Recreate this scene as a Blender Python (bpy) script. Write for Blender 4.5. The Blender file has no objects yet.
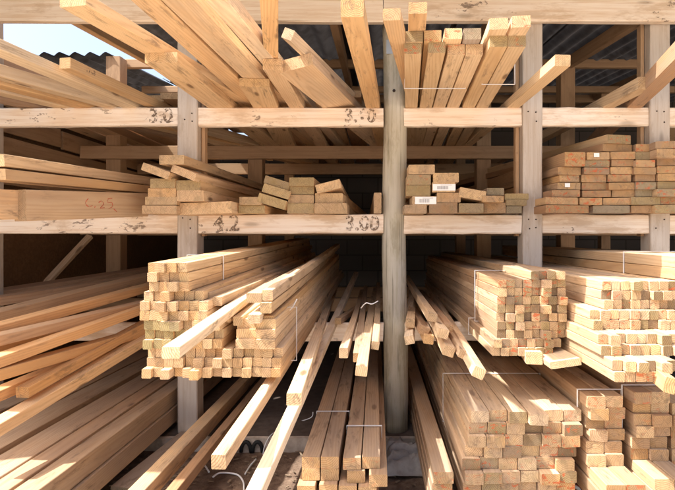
import bpy, bmesh, math, random
from mathutils import Vector, Matrix, noise
R = random.Random(11)
S = bpy.context.scene
COL = S.collection
D, F, VX, VY, H = 3.0, 516.0, 378.0, 239.0, 1.208      # rack face distance, focal (photo px), vanishing point, eye height
SLAB = 0.08
def P(px, py, Y): return Vector(((px-VX)/F*Y, Y, H+(VY-py)/F*Y))
def X_(px, Y): return (px-VX)/F*Y
def Z_(py, Y): return H+(VY-py)/F*Y
ORD = ['', 'first', 'second', 'third', 'fourth', 'fifth', 'sixth', 'seventh', 'eighth', 'ninth', 'tenth', 'eleventh',
       'twelfth', 'thirteenth', 'fourteenth', 'fifteenth', 'sixteenth']

# ------------------------------------------------------------------ materials
class NT:
    def __init__(s, name):
        s.m = bpy.data.materials.new(name); s.m.use_nodes = True
        s.t = s.m.node_tree; s.b = s.t.nodes['Principled BSDF']
    def n(s, typ, **kw):
        nd = s.t.nodes.new(typ)
        for k, v in kw.items():
            if k.startswith('i_'):
                nd.inputs[int(k[2:]) if k[2:].isdigit() else k[2:].replace('_', ' ')].default_value = v
            else: setattr(nd, k, v)
        return nd
    def l(s, a, b): s.t.links.new(a, b)
    def math(s, op, a, b=None, c=None, clamp=False):
        nd = s.n('ShaderNodeMath', operation=op); nd.use_clamp = clamp
        for i, v in enumerate((a, b, c)):
            if v is None: continue
            if isinstance(v, (int, float)): nd.inputs[i].default_value = v
            else: s.l(v, nd.inputs[i])
        return nd.outputs[0]
    def vmath(s, op, a, b=None):
        nd = s.n('ShaderNodeVectorMath', operation=op)
        for i, v in enumerate((a, b)):
            if v is None: continue
            if isinstance(v, tuple): nd.inputs[i].default_value = v
            else: s.l(v, nd.inputs[i])
        return nd.outputs['Value'] if op == 'LENGTH' else nd.outputs[0]
    def mix(s, f, a, b, blend='MIX'):
        nd = s.n('ShaderNodeMix', data_type='RGBA', blend_type=blend)
        for sock, v in ((nd.inputs[0], f), (nd.inputs[6], a), (nd.inputs[7], b)):
            if isinstance(v, (int, float)): sock.default_value = v
            elif isinstance(v, tuple): sock.default_value = v if len(v) == 4 else (*v, 1)
            else: s.l(v, sock)
        return nd.outputs[2]
    def noise(s, vec, scale, detail=3, rough=.55, dist=0):
        nd = s.n('ShaderNodeTexNoise'); nd.inputs['Scale'].default_value = scale
        nd.inputs['Detail'].default_value = detail; nd.inputs['Roughness'].default_value = rough
        nd.inputs['Distortion'].default_value = dist
        s.l(vec, nd.inputs['Vector']); return nd.outputs['Fac']
    def step(s, v, a, b):
        nd = s.n('ShaderNodeMapRange', interpolation_type='SMOOTHSTEP'); s.l(v, nd.inputs[0])
        nd.inputs[1].default_value = a; nd.inputs[2].default_value = b
        return nd.outputs[0]
    def bump(s, h, strength, dist):
        nd = s.n('ShaderNodeBump'); nd.inputs['Strength'].default_value = strength
        nd.inputs['Distance'].default_value = dist; s.l(h, nd.inputs['Height'])
        s.l(nd.outputs[0], s.b.inputs['Normal'])

def wood(name, end=False, weather=0.0):
    """3-D pine: growth rings round a pith outside or inside the section, knots, tint from the object's own colour."""
    k = NT(name); k.b.inputs['Specular IOR Level'].default_value = .22
    oi = k.n('ShaderNodeObjectInfo'); rnd = oi.outputs['Random']; tint = oi.outputs['Color']
    if end: tint = k.n('ShaderNodeAttribute', attribute_type='OBJECT', attribute_name='end_tint').outputs['Color']
    tc = k.n('ShaderNodeTexCoord').outputs['Object']
    ofs = k.n('ShaderNodeCombineXYZ')
    k.l(k.math('MULTIPLY', rnd, 71.3), ofs.inputs[0]); k.l(k.math('MULTIPLY', rnd, 137.1), ofs.inputs[1]); k.l(k.math('MULTIPLY', rnd, 29.7), ofs.inputs[2])
    shifted = k.vmath('ADD', tc, ofs.outputs[0])
    # pith position per board
    a = k.math('MULTIPLY', rnd, 391.0)
    pc = k.n('ShaderNodeCombineXYZ')
    k.l(k.math('MULTIPLY', k.math('SINE', a), .055), pc.inputs[0]); k.l(k.math('MULTIPLY', k.math('COSINE', k.math('MULTIPLY', a, 1.7)), .05), pc.inputs[2])
    q = k.vmath('ADD', tc, pc.outputs[0])
    sp = k.n('ShaderNodeSeparateXYZ'); k.l(tc, sp.inputs[0])
    tp = k.n('ShaderNodeCombineXYZ')
    k.l(k.math('MULTIPLY', sp.outputs[1], k.math('MULTIPLY', k.math('SINE', k.math('MULTIPLY', a, 2.3)), .030)), tp.inputs[0])
    k.l(k.math('MULTIPLY', sp.outputs[1], k.math('MULTIPLY', k.math('COSINE', k.math('MULTIPLY', a, 3.1)), .030)), tp.inputs[2])
    flat = k.vmath('MULTIPLY', k.vmath('ADD', q, tp.outputs[0]), (1, 0, 1))
    slow = k.vmath('MULTIPLY', shifted, (5, .8, 5))
    wob = k.n('ShaderNodeTexNoise'); wob.inputs['Scale'].default_value = 1.3; wob.inputs['Detail'].default_value = 2
    k.l(slow, wob.inputs['Vector'])
    w2 = k.vmath('MULTIPLY', k.vmath('SUBTRACT', wob.outputs['Color'], (.5, .5, .5)), (.035, .035, .035))
    r = k.vmath('LENGTH', k.vmath('ADD', flat, w2))
    ring = k.math('MULTIPLY_ADD', k.math('SINE', k.math('MULTIPLY', r, 950.0 if end else 640.0)), .5, .5)
    ring = k.math('POWER', ring, 2.0)
    fine = k.noise(k.vmath('MULTIPLY', shifted, (160, 3, 160) if not end else (260, 260, 260)), 1.0, 3, .6)
    blotch = k.noise(k.vmath('MULTIPLY', shifted, (9, 1.6, 9) if not end else (28, 28, 28)), 1.0, 3, .55)
    knot = k.n('ShaderNodeTexVoronoi'); k.l(k.vmath('MULTIPLY', shifted, (9, 2.6, 9)), knot.inputs['Vector']); knot.inputs['Scale'].default_value = 1.0
    kn = k.step(knot.outputs['Distance'], .15, .06)
    light = k.mix(.9, tint, (1.13, 1.10, 1.06), 'MULTIPLY')
    dark = k.mix(1.0, tint, (.66, .50, .36), 'MULTIPLY')
    c = k.mix(k.math('MULTIPLY', ring, .72 if end else .30), light, dark)
    c = k.mix(k.math('MULTIPLY', k.step(blotch, .45, .72), .5 if end else .38), c, k.mix(1.0, tint, (.80, .62, .45) if not end else (.66, .62, .5), 'MULTIPLY'))
    c = k.mix(k.math('MULTIPLY', k.step(fine, .5, .75), .3), c, dark)
    if not end:
        c = k.mix(k.math('MULTIPLY', kn, .8), c, (.12, .055, .022))
    # weathering, old grey film and rub marks
    wn = k.noise(k.vmath('MULTIPLY', shifted, (14, 2.2, 14)), 1.0, 5, .65)
    at = k.n('ShaderNodeAttribute', attribute_type='OBJECT', attribute_name='weather').outputs['Fac']
    wm = k.math('MULTIPLY', at, k.step(wn, .30, .68))
    c = k.mix(wm, c, (.35, .27, .21))
    if end:
        # blue-green stain and red end paint
        st = k.noise(shifted, 17.0, 2)
        c = k.mix(k.math('MULTIPLY', k.step(st, .56, .72), .4), c, (.30, .25, .15))
        red = k.n('ShaderNodeAttribute', attribute_type='OBJECT', attribute_name='red').outputs['Fac']
        rn = k.noise(k.vmath('MULTIPLY', shifted, (1, 0, 1.6)), 34.0, 3, .6, .6)
        c = k.mix(k.math('MULTIPLY', k.math('MULTIPLY', red, .8), k.step(rn, .545, .63)), c, (.60, .13, .05))
        dirt = k.noise(shifted, 140.0, 2)
        c = k.mix(k.math('MULTIPLY', k.step(dirt, .62, .75), .45), c, (.13, .09, .05))
    if end: c = k.mix(1.0, c, (.80, .76, .69), 'MULTIPLY')
    # scuffs and handling dirt
    sc = k.noise(k.vmath('MULTIPLY', shifted, (34, 5.5, 34)), 1.0, 6, .72, .4)
    ar = k.noise(k.vmath('MULTIPLY', shifted, (4, 1.1, 4)), 1.0, 2)
    c = k.mix(k.math('MULTIPLY', k.math('MULTIPLY', k.step(sc, .52, .68), k.step(ar, .38, .56)), .65), c, (.17, .115, .075))
    if end:
        crack = k.n('ShaderNodeTexVoronoi', feature='DISTANCE_TO_EDGE'); k.l(k.vmath('MULTIPLY', shifted, (38, 38, 16)), crack.inputs['Vector']); crack.inputs['Scale'].default_value = 1
        c = k.mix(k.math('MULTIPLY', k.step(crack.outputs['Distance'], .03, .008), .35), c, (.12, .08, .045))
    k.l(c, k.b.inputs['Base Color'])
    k.b.inputs['Roughness'].default_value = .72 if end else .62
    hgt = k.math('ADD', k.math('MULTIPLY', fine, .8), k.math('MULTIPLY', ring, .3))
    k.bump(hgt, .35 if end else .22, .002)
    return k.m
M_SIDE, M_END = wood('sawn_pine'), wood('end_grain', True)

def painted(name, paint, wood_c, amount, flake, grain=1.0):
    k = NT(name); k.b.inputs['Roughness'].default_value = .75; k.b.inputs['Specular IOR Level'].default_value = .2
    oi = k.n('ShaderNodeObjectInfo'); tc = k.n('ShaderNodeTexCoord').outputs['Object']
    ofs = k.n('ShaderNodeCombineXYZ'); k.l(k.math('MULTIPLY', oi.outputs['Random'], 60.0), ofs.inputs[1])
    v = k.vmath('ADD', tc, ofs.outputs[0])
    g = k.noise(k.vmath('MULTIPLY', v, (60, 2.2, 60)), 1.0, 5, .65)
    b = k.noise(k.vmath('MULTIPLY', v, (12, 3.0, 12)), 1.0, 5, .7)
    c = k.mix(k.math('MULTIPLY', k.step(g, .40, .70), amount), paint, wood_c)
    c = k.mix(k.math('MULTIPLY', k.step(b, .50, .66), amount*.9), c, tuple(x*.86 for x in wood_c))
    kn = k.n('ShaderNodeTexVoronoi'); k.l(k.vmath('MULTIPLY', v, (7, 2.0, 7)), kn.inputs['Vector']); kn.inputs['Scale'].default_value = 1
    c = k.mix(k.math('MULTIPLY', k.step(kn.outputs['Distance'], .14, .05), .55), c, tuple(x*.45 for x in wood_c))
    fl = k.noise(k.vmath('MULTIPLY', v, (30, 13, 30)), 1.0, 4, .7, .5)
    area = k.noise(k.vmath('MULTIPLY', v, (3, 1.7, 3)), 1.0, 1)
    fm = k.math('MULTIPLY', k.step(fl, .60, .65), k.step(k.math('MULTIPLY_ADD', k.n('ShaderNodeAttribute', attribute_type='OBJECT', attribute_name='flake').outputs['Fac'], .13, area), .56, .63))
    c = k.mix(k.math('MULTIPLY', fm, flake), c, (.17, .115, .08))
    if grain > 1.2:
        cr = k.noise(k.vmath('MULTIPLY', v, (85, .9, 85)), 1.0, 3, .6)
        c = k.mix(k.math('MULTIPLY', k.step(cr, .60, .66), .7), c, (.13, .11, .08))
        pt = k.noise(k.vmath('MULTIPLY', v, (9, 2.0, 9)), 1.0, 4, .6)
        c = k.mix(k.math('MULTIPLY', k.step(pt, .5, .7), .5), c, (.56, .53, .46))
    k.l(c, k.b.inputs['Base Color'])
    k.bump(k.math('SUBTRACT', k.math('MULTIPLY', g, .6), k.math('MULTIPLY', fm, .8)), .35*grain, .003)
    return k.m
M_RAIL = painted('flaking_limewash', (.82, .715, .60), (.66, .485, .33), .8, .8)
M_POST = painted('weathered_post', (.53, .465, .40), (.42, .33, .25), .6, .0)
M_BACK = painted('rough_framing', (.47, .31, .185), (.36, .22, .125), .6, .0)
M_POLE = painted('treated_pole', (.48, .44, .35), (.33, .29, .20), .75, .0, 1.4)

def simple(name, c, rough=.8, c2=None, scale=20, metal=0, bumpd=0):
    k = NT(name); k.b.inputs['Roughness'].default_value = rough; k.b.inputs['Metallic'].default_value = metal
    k.b.inputs['Specular IOR Level'].default_value = .25
    if c2:
        tc = k.n('ShaderNodeTexCoord').outputs['Object']
        f = k.noise(tc, scale, 6, .62); f2 = k.noise(tc, scale*.13, 3)
        col = k.mix(k.step(f, .35, .68), c, c2)
        col = k.mix(k.math('MULTIPLY', k.step(f2, .4, .65), .5), col, tuple(x*.72 for x in c))
        k.l(col, k.b.inputs['Base Color'])
        if bumpd: k.bump(f, .6, bumpd)
    else: k.b.inputs['Base Color'].default_value = (*c, 1)
    return k.m
M_DIRT = simple('trodden_dirt', (.14, .09, .062), .95, (.24, .165, .115), 26, bumpd=.02)
M_YARD = simple('pale_gravel_yard', (.58, .50, .415), .9, (.46, .39, .32), 40, bumpd=.01)
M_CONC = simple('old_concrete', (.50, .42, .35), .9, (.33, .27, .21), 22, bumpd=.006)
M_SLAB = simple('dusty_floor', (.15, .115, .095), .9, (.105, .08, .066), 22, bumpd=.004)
M_TIN = simple('old_corrugated_steel', (.15, .14, .135), .55, (.085, .075, .068), 9, metal=.35)
M_CHIP = simple('brown_chipboard', (.19, .105, .05), .85, (.13, .07, .033), 60)
M_STRAP = simple('white_strapping', (.86, .86, .86), .35)
M_NAIL = simple('rusty_nail', (.05, .035, .028), .7)
M_RUBBER = simple('black_rubber', (.02, .02, .02), .6)
M_TARP = simple('grey_sheet', (.36, .34, .33), .5, (.27, .25, .245), 30)
M_LABEL = simple('white_paper', (.80, .79, .77), .7)
M_INK = simple('faded_ink', (.30, .29, .29), .8)
M_REDM = None
M_TAPE = simple('red_plastic', (.55, .07, .04), .5)
def worn_ink():
    k = NT('worn_stencil_ink'); k.b.inputs['Base Color'].default_value = (.23, .165, .115, 1); k.b.inputs['Roughness'].default_value = .9
    tc = k.n('ShaderNodeTexCoord').outputs['Object']
    f = k.noise(tc, 55.0, 4, .7)
    f2 = k.noise(tc, 14.0, 2)
    k.l(k.math('MULTIPLY', k.step(f, .44, .57), k.math('MULTIPLY_ADD', k.step(f2, .36, .6), .75, .15)), k.b.inputs['Alpha']); return k.m
M_STENCIL = worn_ink()
def crayon():
    k = NT('red_crayon'); k.b.inputs['Base Color'].default_value = (.66, .13, .07, 1); k.b.inputs['Roughness'].default_value = .8
    f = k.noise(k.n('ShaderNodeTexCoord').outputs['Object'], 130.0, 3, .7)
    k.l(k.math('MULTIPLY', k.step(f, .40, .56), .85), k.b.inputs['Alpha']); return k.m
M_REDM = crayon()
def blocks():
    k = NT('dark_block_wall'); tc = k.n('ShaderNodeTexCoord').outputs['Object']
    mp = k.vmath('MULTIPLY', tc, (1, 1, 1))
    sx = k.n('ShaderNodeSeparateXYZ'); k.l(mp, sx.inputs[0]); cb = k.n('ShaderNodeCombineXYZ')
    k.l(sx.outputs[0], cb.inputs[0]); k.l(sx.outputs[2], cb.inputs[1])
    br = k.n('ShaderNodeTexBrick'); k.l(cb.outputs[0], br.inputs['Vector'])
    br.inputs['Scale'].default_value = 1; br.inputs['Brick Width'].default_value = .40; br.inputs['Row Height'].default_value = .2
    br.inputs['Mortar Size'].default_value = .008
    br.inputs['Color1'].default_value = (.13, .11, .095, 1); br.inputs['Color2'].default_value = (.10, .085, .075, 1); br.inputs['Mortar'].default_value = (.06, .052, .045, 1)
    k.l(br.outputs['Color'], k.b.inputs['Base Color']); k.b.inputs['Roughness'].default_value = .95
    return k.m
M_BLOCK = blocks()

TONE = {
 'pine':  (.63, .475, .30), 'orange': (.60, .41, .225), 'pale': (.70, .53, .34), 'pink': (.59, .44, .285),
 'olive': (.60, .44, .26), 'grey': (.36, .31, .26), 'brown': (.37, .23, .135), 'cream': (.74, .61, .44), 'rose': (.46, .335, .225), 'rust': (.58, .345, .16), 'dun': (.46, .31, .19)}
ENDT = {'dun': (.56, .37, .19), 'dark': (.27, .195, .11), 'olive': (.42, .34, .195), 'grey': (.34, .30, .22), 'brown': (.44, .29, .16), 'rose': (.52, .36, .20)}

# ------------------------------------------------------------------ object helpers
def put(name, me, mat=None, parent=None, M=None):
    o = bpy.data.objects.new(name, me); COL.objects.link(o)
    if mat:
        for m in (mat if isinstance(mat, (list, tuple)) else [mat]):
            if m.name not in [x.name for x in me.materials if x]: me.materials.append(m)
    if parent:
        o.parent = parent; o.matrix_parent_inverse = Matrix.Translation(parent.location).inverted()
    if M is not None: o.matrix_world = M if not parent else M
    if parent and M is not None:
        o.matrix_parent_inverse = Matrix.Identity(4); o.matrix_basis = parent.matrix_basis.inverted() @ M if parent.parent is None else (parent.parent.matrix_basis @ parent.matrix_basis).inverted() @ M
    return o
def tag(o, label=None, cat=None, group=None, kind=None):
    if label: o['label'] = label
    if cat: o['category'] = cat
    if group: o['group'] = group
    if kind: o['kind'] = kind
    return o
def empty(name, loc):
    o = bpy.data.objects.new(name, None); COL.objects.link(o); o.location = loc; o.empty_display_size = .1; return o
def frame(p, d, roll=0):
    y = Vector(d).normalized(); up = Vector((0, 0, 1))
    if abs(y.z) > .95: up = Vector((0, -1, 0))
    x = y.cross(up).normalized(); z = x.cross(y)
    M = Matrix((x, y, z)).transposed().to_4x4()
    return Matrix.Translation(p) @ M @ Matrix.Rotation(math.radians(roll), 4, 'Y')
CACHE = {}
def beam_mesh(w, t, L, bow=0.0, seed=0, ch=.0022, segs=6, rough=.0):
    """Sawn timber along +Y from y=0, section w x t, arrised edges, slight bow; slot 1 is end grain."""
    key = (round(w, 4), round(t, 4), round(L, 2), round(bow, 4), seed, ch, segs, rough)
    if key in CACHE: return CACHE[key]
    rr = random.Random(hash(key) & 0xffff)
    bm = bmesh.new(); a, b = w/2, t/2; c = min(ch, a*.3, b*.3)
    sec = [(-a+c, -b), (a-c, -b), (a, -b+c), (a, b-c), (a-c, b), (-a+c, b), (-a, b-c), (-a, -b+c)]
    tw = rr.uniform(-1, 1)*bow*4; bx, bz = rr.uniform(-1, 1)*bow, rr.uniform(-1, 1)*bow
    skx, skz = rr.uniform(-.03, .03), rr.uniform(-.05, .05)
    rings = []
    for i in range(segs+1):
        u = i/segs; y = u*L; s = math.sin(u*math.pi)-.35
        ring = []
        for (x, z) in sec:
            yy = y + (skx*x+skz*z if i in (0, segs) else 0)
            ca, sa = math.cos(tw*(u-.5)), math.sin(tw*(u-.5))
            jx = rr.uniform(-rough, rough); jz = rr.uniform(-rough, rough)
            ring.append(bm.verts.new((x*ca-z*sa+bx*s+jx, yy, x*sa+z*ca+bz*s+jz)))
        rings.append(ring)
    for i in range(segs):
        for j in range(8):
            bm.faces.new((rings[i][j], rings[i+1][j], rings[i+1][(j+1) % 8], rings[i][(j+1) % 8]))
    e0 = bm.faces.new(rings[0]); e1 = bm.faces.new(list(reversed(rings[-1])))
    e0.material_index = e1.material_index = 1
    bmesh.ops.recalc_face_normals(bm, faces=bm.faces)
    me = bpy.data.meshes.new('timber'); bm.to_mesh(me); bm.free()
    CACHE[key] = me; return me
def timber(name, label, cat, group, p, d, w, t, L, tone='pine', roll=0, red=0.0, weather=None, bow=.008, jit=.17, et=None):
    me = beam_mesh(w, t, L, bow, R.randrange(5))
    o = put(name, me, [M_SIDE, M_END], None, frame(p, d, roll))
    base = TONE[tone]; v = 1+R.uniform(-jit, jit); h = R.uniform(-.05, .05)
    o.color = (base[0]*v, base[1]*v*(1+h*.5), base[2]*v*(1+h*1.6), 1)
    e_ = ENDT.get(et or tone, TONE.get(et or tone)); o['end_tint'] = [e_[0]*v, e_[1]*v, e_[2]*v*(1+h)]
    o['red'] = float(red); o['weather'] = float(weather if weather is not None else R.choice((.05, .15, .3, .5)))
    return tag(o, label, cat, group)
def member(name, parent, a, b, w, t, mat, roll=0, ch=.004, rough=.0008):
    """a framing member of the rack from a to b (centre line)"""
    a, b = Vector(a), Vector(b); L = (b-a).length
    me = beam_mesh(w, t, L, .0, R.randrange(9), ch, 8, rough)
    o = put(name, me, [mat, mat] if False else None, parent, frame(a, b-a, roll))
    if not me.materials: me.materials.append(mat); me.materials.append(mat)
    return o
def tube_mesh(pts, r, n=8, taper=None):
    bm = bmesh.new(); pts = [Vector(p) for p in pts]; rings = []
    for i, p in enumerate(pts):
        d = (pts[min(i+1, len(pts)-1)]-pts[max(i-1, 0)]).normalized()
        x = d.cross(Vector((0, .3, 1))).normalized(); z = x.cross(d)
        rad = r if taper is None else taper[i]
        rings.append([bm.verts.new(p+x*math.cos(2*math.pi*k/n)*rad+z*math.sin(2*math.pi*k/n)*rad) for k in range(n)])
    for i in range(len(rings)-1):
        for k in range(n): bm.faces.new((rings[i][k], rings[i][(k+1) % n], rings[i+1][(k+1) % n], rings[i+1][k]))
    bm.faces.new(list(reversed(rings[0]))); bm.faces.new(rings[-1])
    for f in bm.faces: f.smooth = True
    bmesh.ops.recalc_face_normals(bm, faces=bm.faces)
    me = bpy.data.meshes.new('tube'); bm.to_mesh(me); bm.free(); return me
def boxes_mesh(bs):
    bm = bmesh.new()
    for (c, s) in bs:
        r = bmesh.ops.create_cube(bm, size=1); bmesh.ops.scale(bm, vec=s, verts=r['verts']); bmesh.ops.translate(bm, vec=c, verts=r['verts'])
    me = bpy.data.meshes.new('boxes'); bm.to_mesh(me); bm.free(); return me
def smooth_pts(pts, n=6):
    pts = [Vector(p) for p in pts]; out = []
    for i in range(len(pts)-1):
        p0, p1, p2, p3 = pts[max(i-1, 0)], pts[i], pts[i+1], pts[min(i+2, len(pts)-1)]
        for k in range(n):
            u = k/n
            out.append(.5*((2*p1)+(p2-p0)*u+(2*p0-5*p1+4*p2-p3)*u*u+(3*p1-p0-3*p2+p3)*u**3))
    return out+[pts[-1]]
def strap(label, X0, X1, z0, z1, Y, group='white straps round the timber packs', dx=0.0):
    e = .0035; w = .012
    me = boxes_mesh([(((X0+X1)/2, 0, z1+e), (X1-X0+2*e+.002, w, .0012)), (((X0+X1)/2, 0, z0-e), (X1-X0+2*e+.002, w, .0012)),
                     ((X0-e, 0, (z0+z1)/2), (.0012, w, z1-z0+2*e)), ((X1+e, 0, (z0+z1)/2), (.0012, w, z1-z0+2*e))])
    o = put('strap', me, M_STRAP); o.location = (dx, Y, 0); return tag(o, label, 'strap', group)

# ------------------------------------------------------------------ ground, slab, walls
def sheet(name, x0, x1, y0, y1, z, mat, nx=1, ny=1, amp=0):
    bm = bmesh.new(); V = {}
    for i in range(nx+1):
        for j in range(ny+1):
            x = x0+(x1-x0)*i/nx; y = y0+(y1-y0)*j/ny
            V[i, j] = bm.verts.new((x, y, z+(noise.noise(Vector((x*5, y*5, 3)))*amp+noise.noise(Vector((x*19, y*19, 7)))*amp*.5 if amp else 0)))
    for i in range(nx):
        for j in range(ny): bm.faces.new((V[i, j], V[i+1, j], V[i+1, j+1], V[i, j+1])).smooth = True
    me = bpy.data.meshes.new(name); bm.to_mesh(me); bm.free()
    return tag(put(name, me, mat), kind='structure')
sheet('ground', -400, 400, -400, 400, -.03, M_YARD)
sheet('yard', -9, 9, -10, 1.75, -.012, M_YARD)
sheet('dirt_strip', -5, 5, 1.75, 3.2, 0, M_DIRT, 160, 40, .016)
bm = bmesh.new()
n = 120; f0 = []; f1 = []; f2 = []
for i in range(n+1):
    x = -4.6+9.2*i/n; e = noise.noise(Vector((x*6, 0, 1)))*.012
    f0.append(bm.verts.new((x, 2.935+e, -.03))); f1.append(bm.verts.new((x, 2.94+e+noise.noise(Vector((x*15, 0, 2)))*.006, SLAB-.006))); f2.append(bm.verts.new((x, 2.955+e, SLAB)))
bk = [bm.verts.new((-4.6, 7.2, SLAB)), bm.verts.new((4.6, 7.2, SLAB))]
for i in range(n):
    bm.faces.new((f0[i], f0[i+1], f1[i+1], f1[i])); bm.faces.new((f1[i], f1[i+1], f2[i+1], f2[i]))
bm.faces.new(f2+[bk[1], bk[0]])
me = bpy.data.meshes.new('slab'); bm.to_mesh(me); bm.free()
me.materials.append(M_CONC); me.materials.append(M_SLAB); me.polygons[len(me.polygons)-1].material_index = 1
tag(put('floor', me), kind='structure')
wall = put('block_wall', boxes_mesh([((0, 6.75, 1.1), (9.2, .18, 2.4)), ((-3.29, 6.752, 2.66), (2.62, .18, .72)), ((1.49, 6.752, 2.66), (6.22, .18, .72))]), M_BLOCK)
tag(wall, 'dark concrete block wall closing the back of the rack', 'wall')

# left end wall: chipboard below, spaced planks above
ew = tag(empty('end_wall', (-2.5, 4.4, SLAB)), 'brown chipboard and plank end wall beyond the left bay', 'wall')
put('chipboard_panel', boxes_mesh([((-2.535, 4.7, 1.22), (.018, 3.7, 2.28))]), M_CHIP, ew)
for (z0, z1, ya, yb) in ((.46, .60, 2.9, 6.5), (.63, .775, 2.9, 6.5), (.80, .94, 2.9, 4.0), (.80, .94, 4.03, 6.5), (.99, 1.13, 2.9, 6.5), (1.17, 1.31, 2.9, 6.5)):
    o = member('plank', ew, (-2.47, ya, H-.1+(z0+z1)/2-.0), (-2.47, yb, H-.1+(z0+z1)/2+.01), .022, z1-z0, M_BACK)
for y in (3.2, 4.8, 6.4): member('stud', ew, (-2.57, y, SLAB), (-2.57, y, H+1.3), .07, .045, M_BACK)

rw = tag(put('light_stop_wall', boxes_mesh([((4.5, 4.7, 1.6), (.1, 4.0, 3.2))]), M_BLOCK), 'unseen wall added to stop light leaking in at the right end', 'wall')  # out-of-view wall, added so light does not leak in from the right
sh = tag(empty('sun_blocking_shed', (-4.6, 3.1, 0)), 'unseen shed added to keep the sun off the left bay', 'shed')  # out-of-view building added to shade the left heap and the roof gap
put('wall', boxes_mesh([((-4.6, 2.85, 1.7), (3.1, 2.4, 3.4))]), M_CHIP, sh)
put('roof', boxes_mesh([((-4.6, 2.8, 3.43), (3.3, 2.5, .06))]), M_TIN, sh)
# ------------------------------------------------------------------ rack
rack = tag(empty('timber_rack', (0, D, SLAB)), 'open timber storage rack of pale rails, square posts and one round pole', 'rack')
ROWS = [(3.0, M_POST), (4.29, M_BACK), (5.30, M_BACK)]
Zt = lambda py: Z_(py, 3.0)
pw = .115
POSTX = [(-20, 0), (187.2, 0), (532.6, 0), (660.2, 0), (792, 0)]
posts = {}
for (px, _) in POSTX:
    x = X_(px, 3.0)
    posts[px] = member('post', rack, (x, 3.0+pw/2, SLAB-.004), (x, 3.0+pw/2, H+1.36), pw, pw, M_POST, ch=.005, rough=.0015)
px_pole = X_(394.4, 3.06)
pole_L = H+1.27-SLAB+.005
pole_me = tube_mesh([(.006*math.sin(i*.7)-.006*i/14, pole_L*i/14, .003*math.sin(i*1.1)) for i in range(15)], .068, 32, [.0735-.0055*i/14+.0011*math.sin(i*2.3) for i in range(15)])
pole = put('pole', pole_me, M_POLE, rack, frame((px_pole+.005, 3.066, SLAB-.005), (0, 0, 1)))
# pole mesh is already in world coordinates; stretch its grain along z by using its own long axis
def rail_segments(y0px, y1px, cut, fr, mat, thick=.048):
    zc = (Zt(y0px)+Zt(y1px))/2; h = abs(Zt(y0px)-Zt(y1px)); out = []
    for (a, b) in cut:
        out.append(member('rail', rack, (X_(a, 3.0), fr+thick/2, zc+R.uniform(-.003, .003)), (X_(b, 3.0), fr+thick/2, zc+R.uniform(-.003, .003)), thick, h, mat, ch=.006, rough=.0022))
    return out
E = 10.0
CUT = [(-10, 177.0), (197.4, 383.4), (404.0, 522.4), (542.8, 650.0), (670.4, 782)]
up = rail_segments(107, 125.6, CUT, 3.012, M_RAIL)
mid = rail_segments(214.6, 233.6, CUT, 3.012, M_RAIL)
low = rail_segments(323, 341.5, CUT, 3.016, M_RAIL)
for (a, b) in ((-40, 383), (383.6, 820)):
    member('top_rail', rack, (X_(a, 2.945), 2.965, Z_(7.6, 2.94)), (X_(b, 2.945), 2.965, Z_(8.4, 2.94)), .05, .148, M_RAIL, ch=.006, rough=.003)
# packers beside posts (brown cleats under the rails)
for (px, s) in ((187.2, 1), (532.6, -1), (660.2, -1)):
    for (ya, yb) in ((20, 160), (150, 236)):
        member('cleat', rack, (X_(px, 3)+s*(pw/2+.014), 3.085, Zt(yb)), (X_(px, 3)+s*(pw/2+.014), 3.085, Zt(ya)), .022, .05, M_BACK)
# back rows
for (ri, xs) in ((1, (-60, 113, 255, 484, 568, 690)), (2, (80, 289, 461, 606, 720))):
    Y = ROWS[ri][0]; w = .12 if ri == 1 else .095
    for px in xs:
        member('post', rack, (X_(px, Y), Y+w/2, SLAB-.004), (X_(px, Y), Y+w/2, H+(1.52 if ri == 1 else 1.55)), w, w, M_BACK)
    for (za, zb) in ((.767, .66), (.142, .032), (-.488, -.596)):
        member('rail', rack, (-2.45, Y-.026, H+(za+zb)/2), (3.2, Y-.026, H+(za+zb)/2), .045, .107, M_BACK)
member('top_beam', rack, (X_(108, 4.29), 4.44, H+1.503), (3.3, 4.44, H+1.503), .05, .072, M_BACK)
member('top_beam', rack, (-2.4, 5.26, H+1.52), (3.3, 5.26, H+1.52), .05, .065, M_BACK)
member('top_beam', rack, (-2.4, 5.9, H+1.60), (3.3, 5.9, H+1.60), .05, .09, M_BACK)
for x in (-1.84, -.27, .72, 1.60, 2.5):
    member('rafter', rack, (x, 2.995, H+1.335), (x-.03, 6.5, H+1.685), .05, .09, M_BACK)
# nails
nail_me = tube_mesh([(0, -.0015, 0), (0, .004, 0)], .0042, 8)
for px in (187.2, 532.6, 660.2):
    for y in (112, 121, 219, 229):
        for dx in (-3.5, 4):
            if R.random() < .8:
                put('nail', nail_me, M_NAIL, posts[px], None)
                o = COL.objects[-1]; o.matrix_parent_inverse = Matrix.Identity(4)
                o.matrix_basis = frame(Vector((X_(px, 3), 3.0+pw/2, SLAB-.004)), (0, 0, 1)).inverted() @ Matrix.Translation((X_(px+dx+R.uniform(-1, 1), 3), 2.9985, Zt(y+R.uniform(-1.5, 1.5))))
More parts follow.
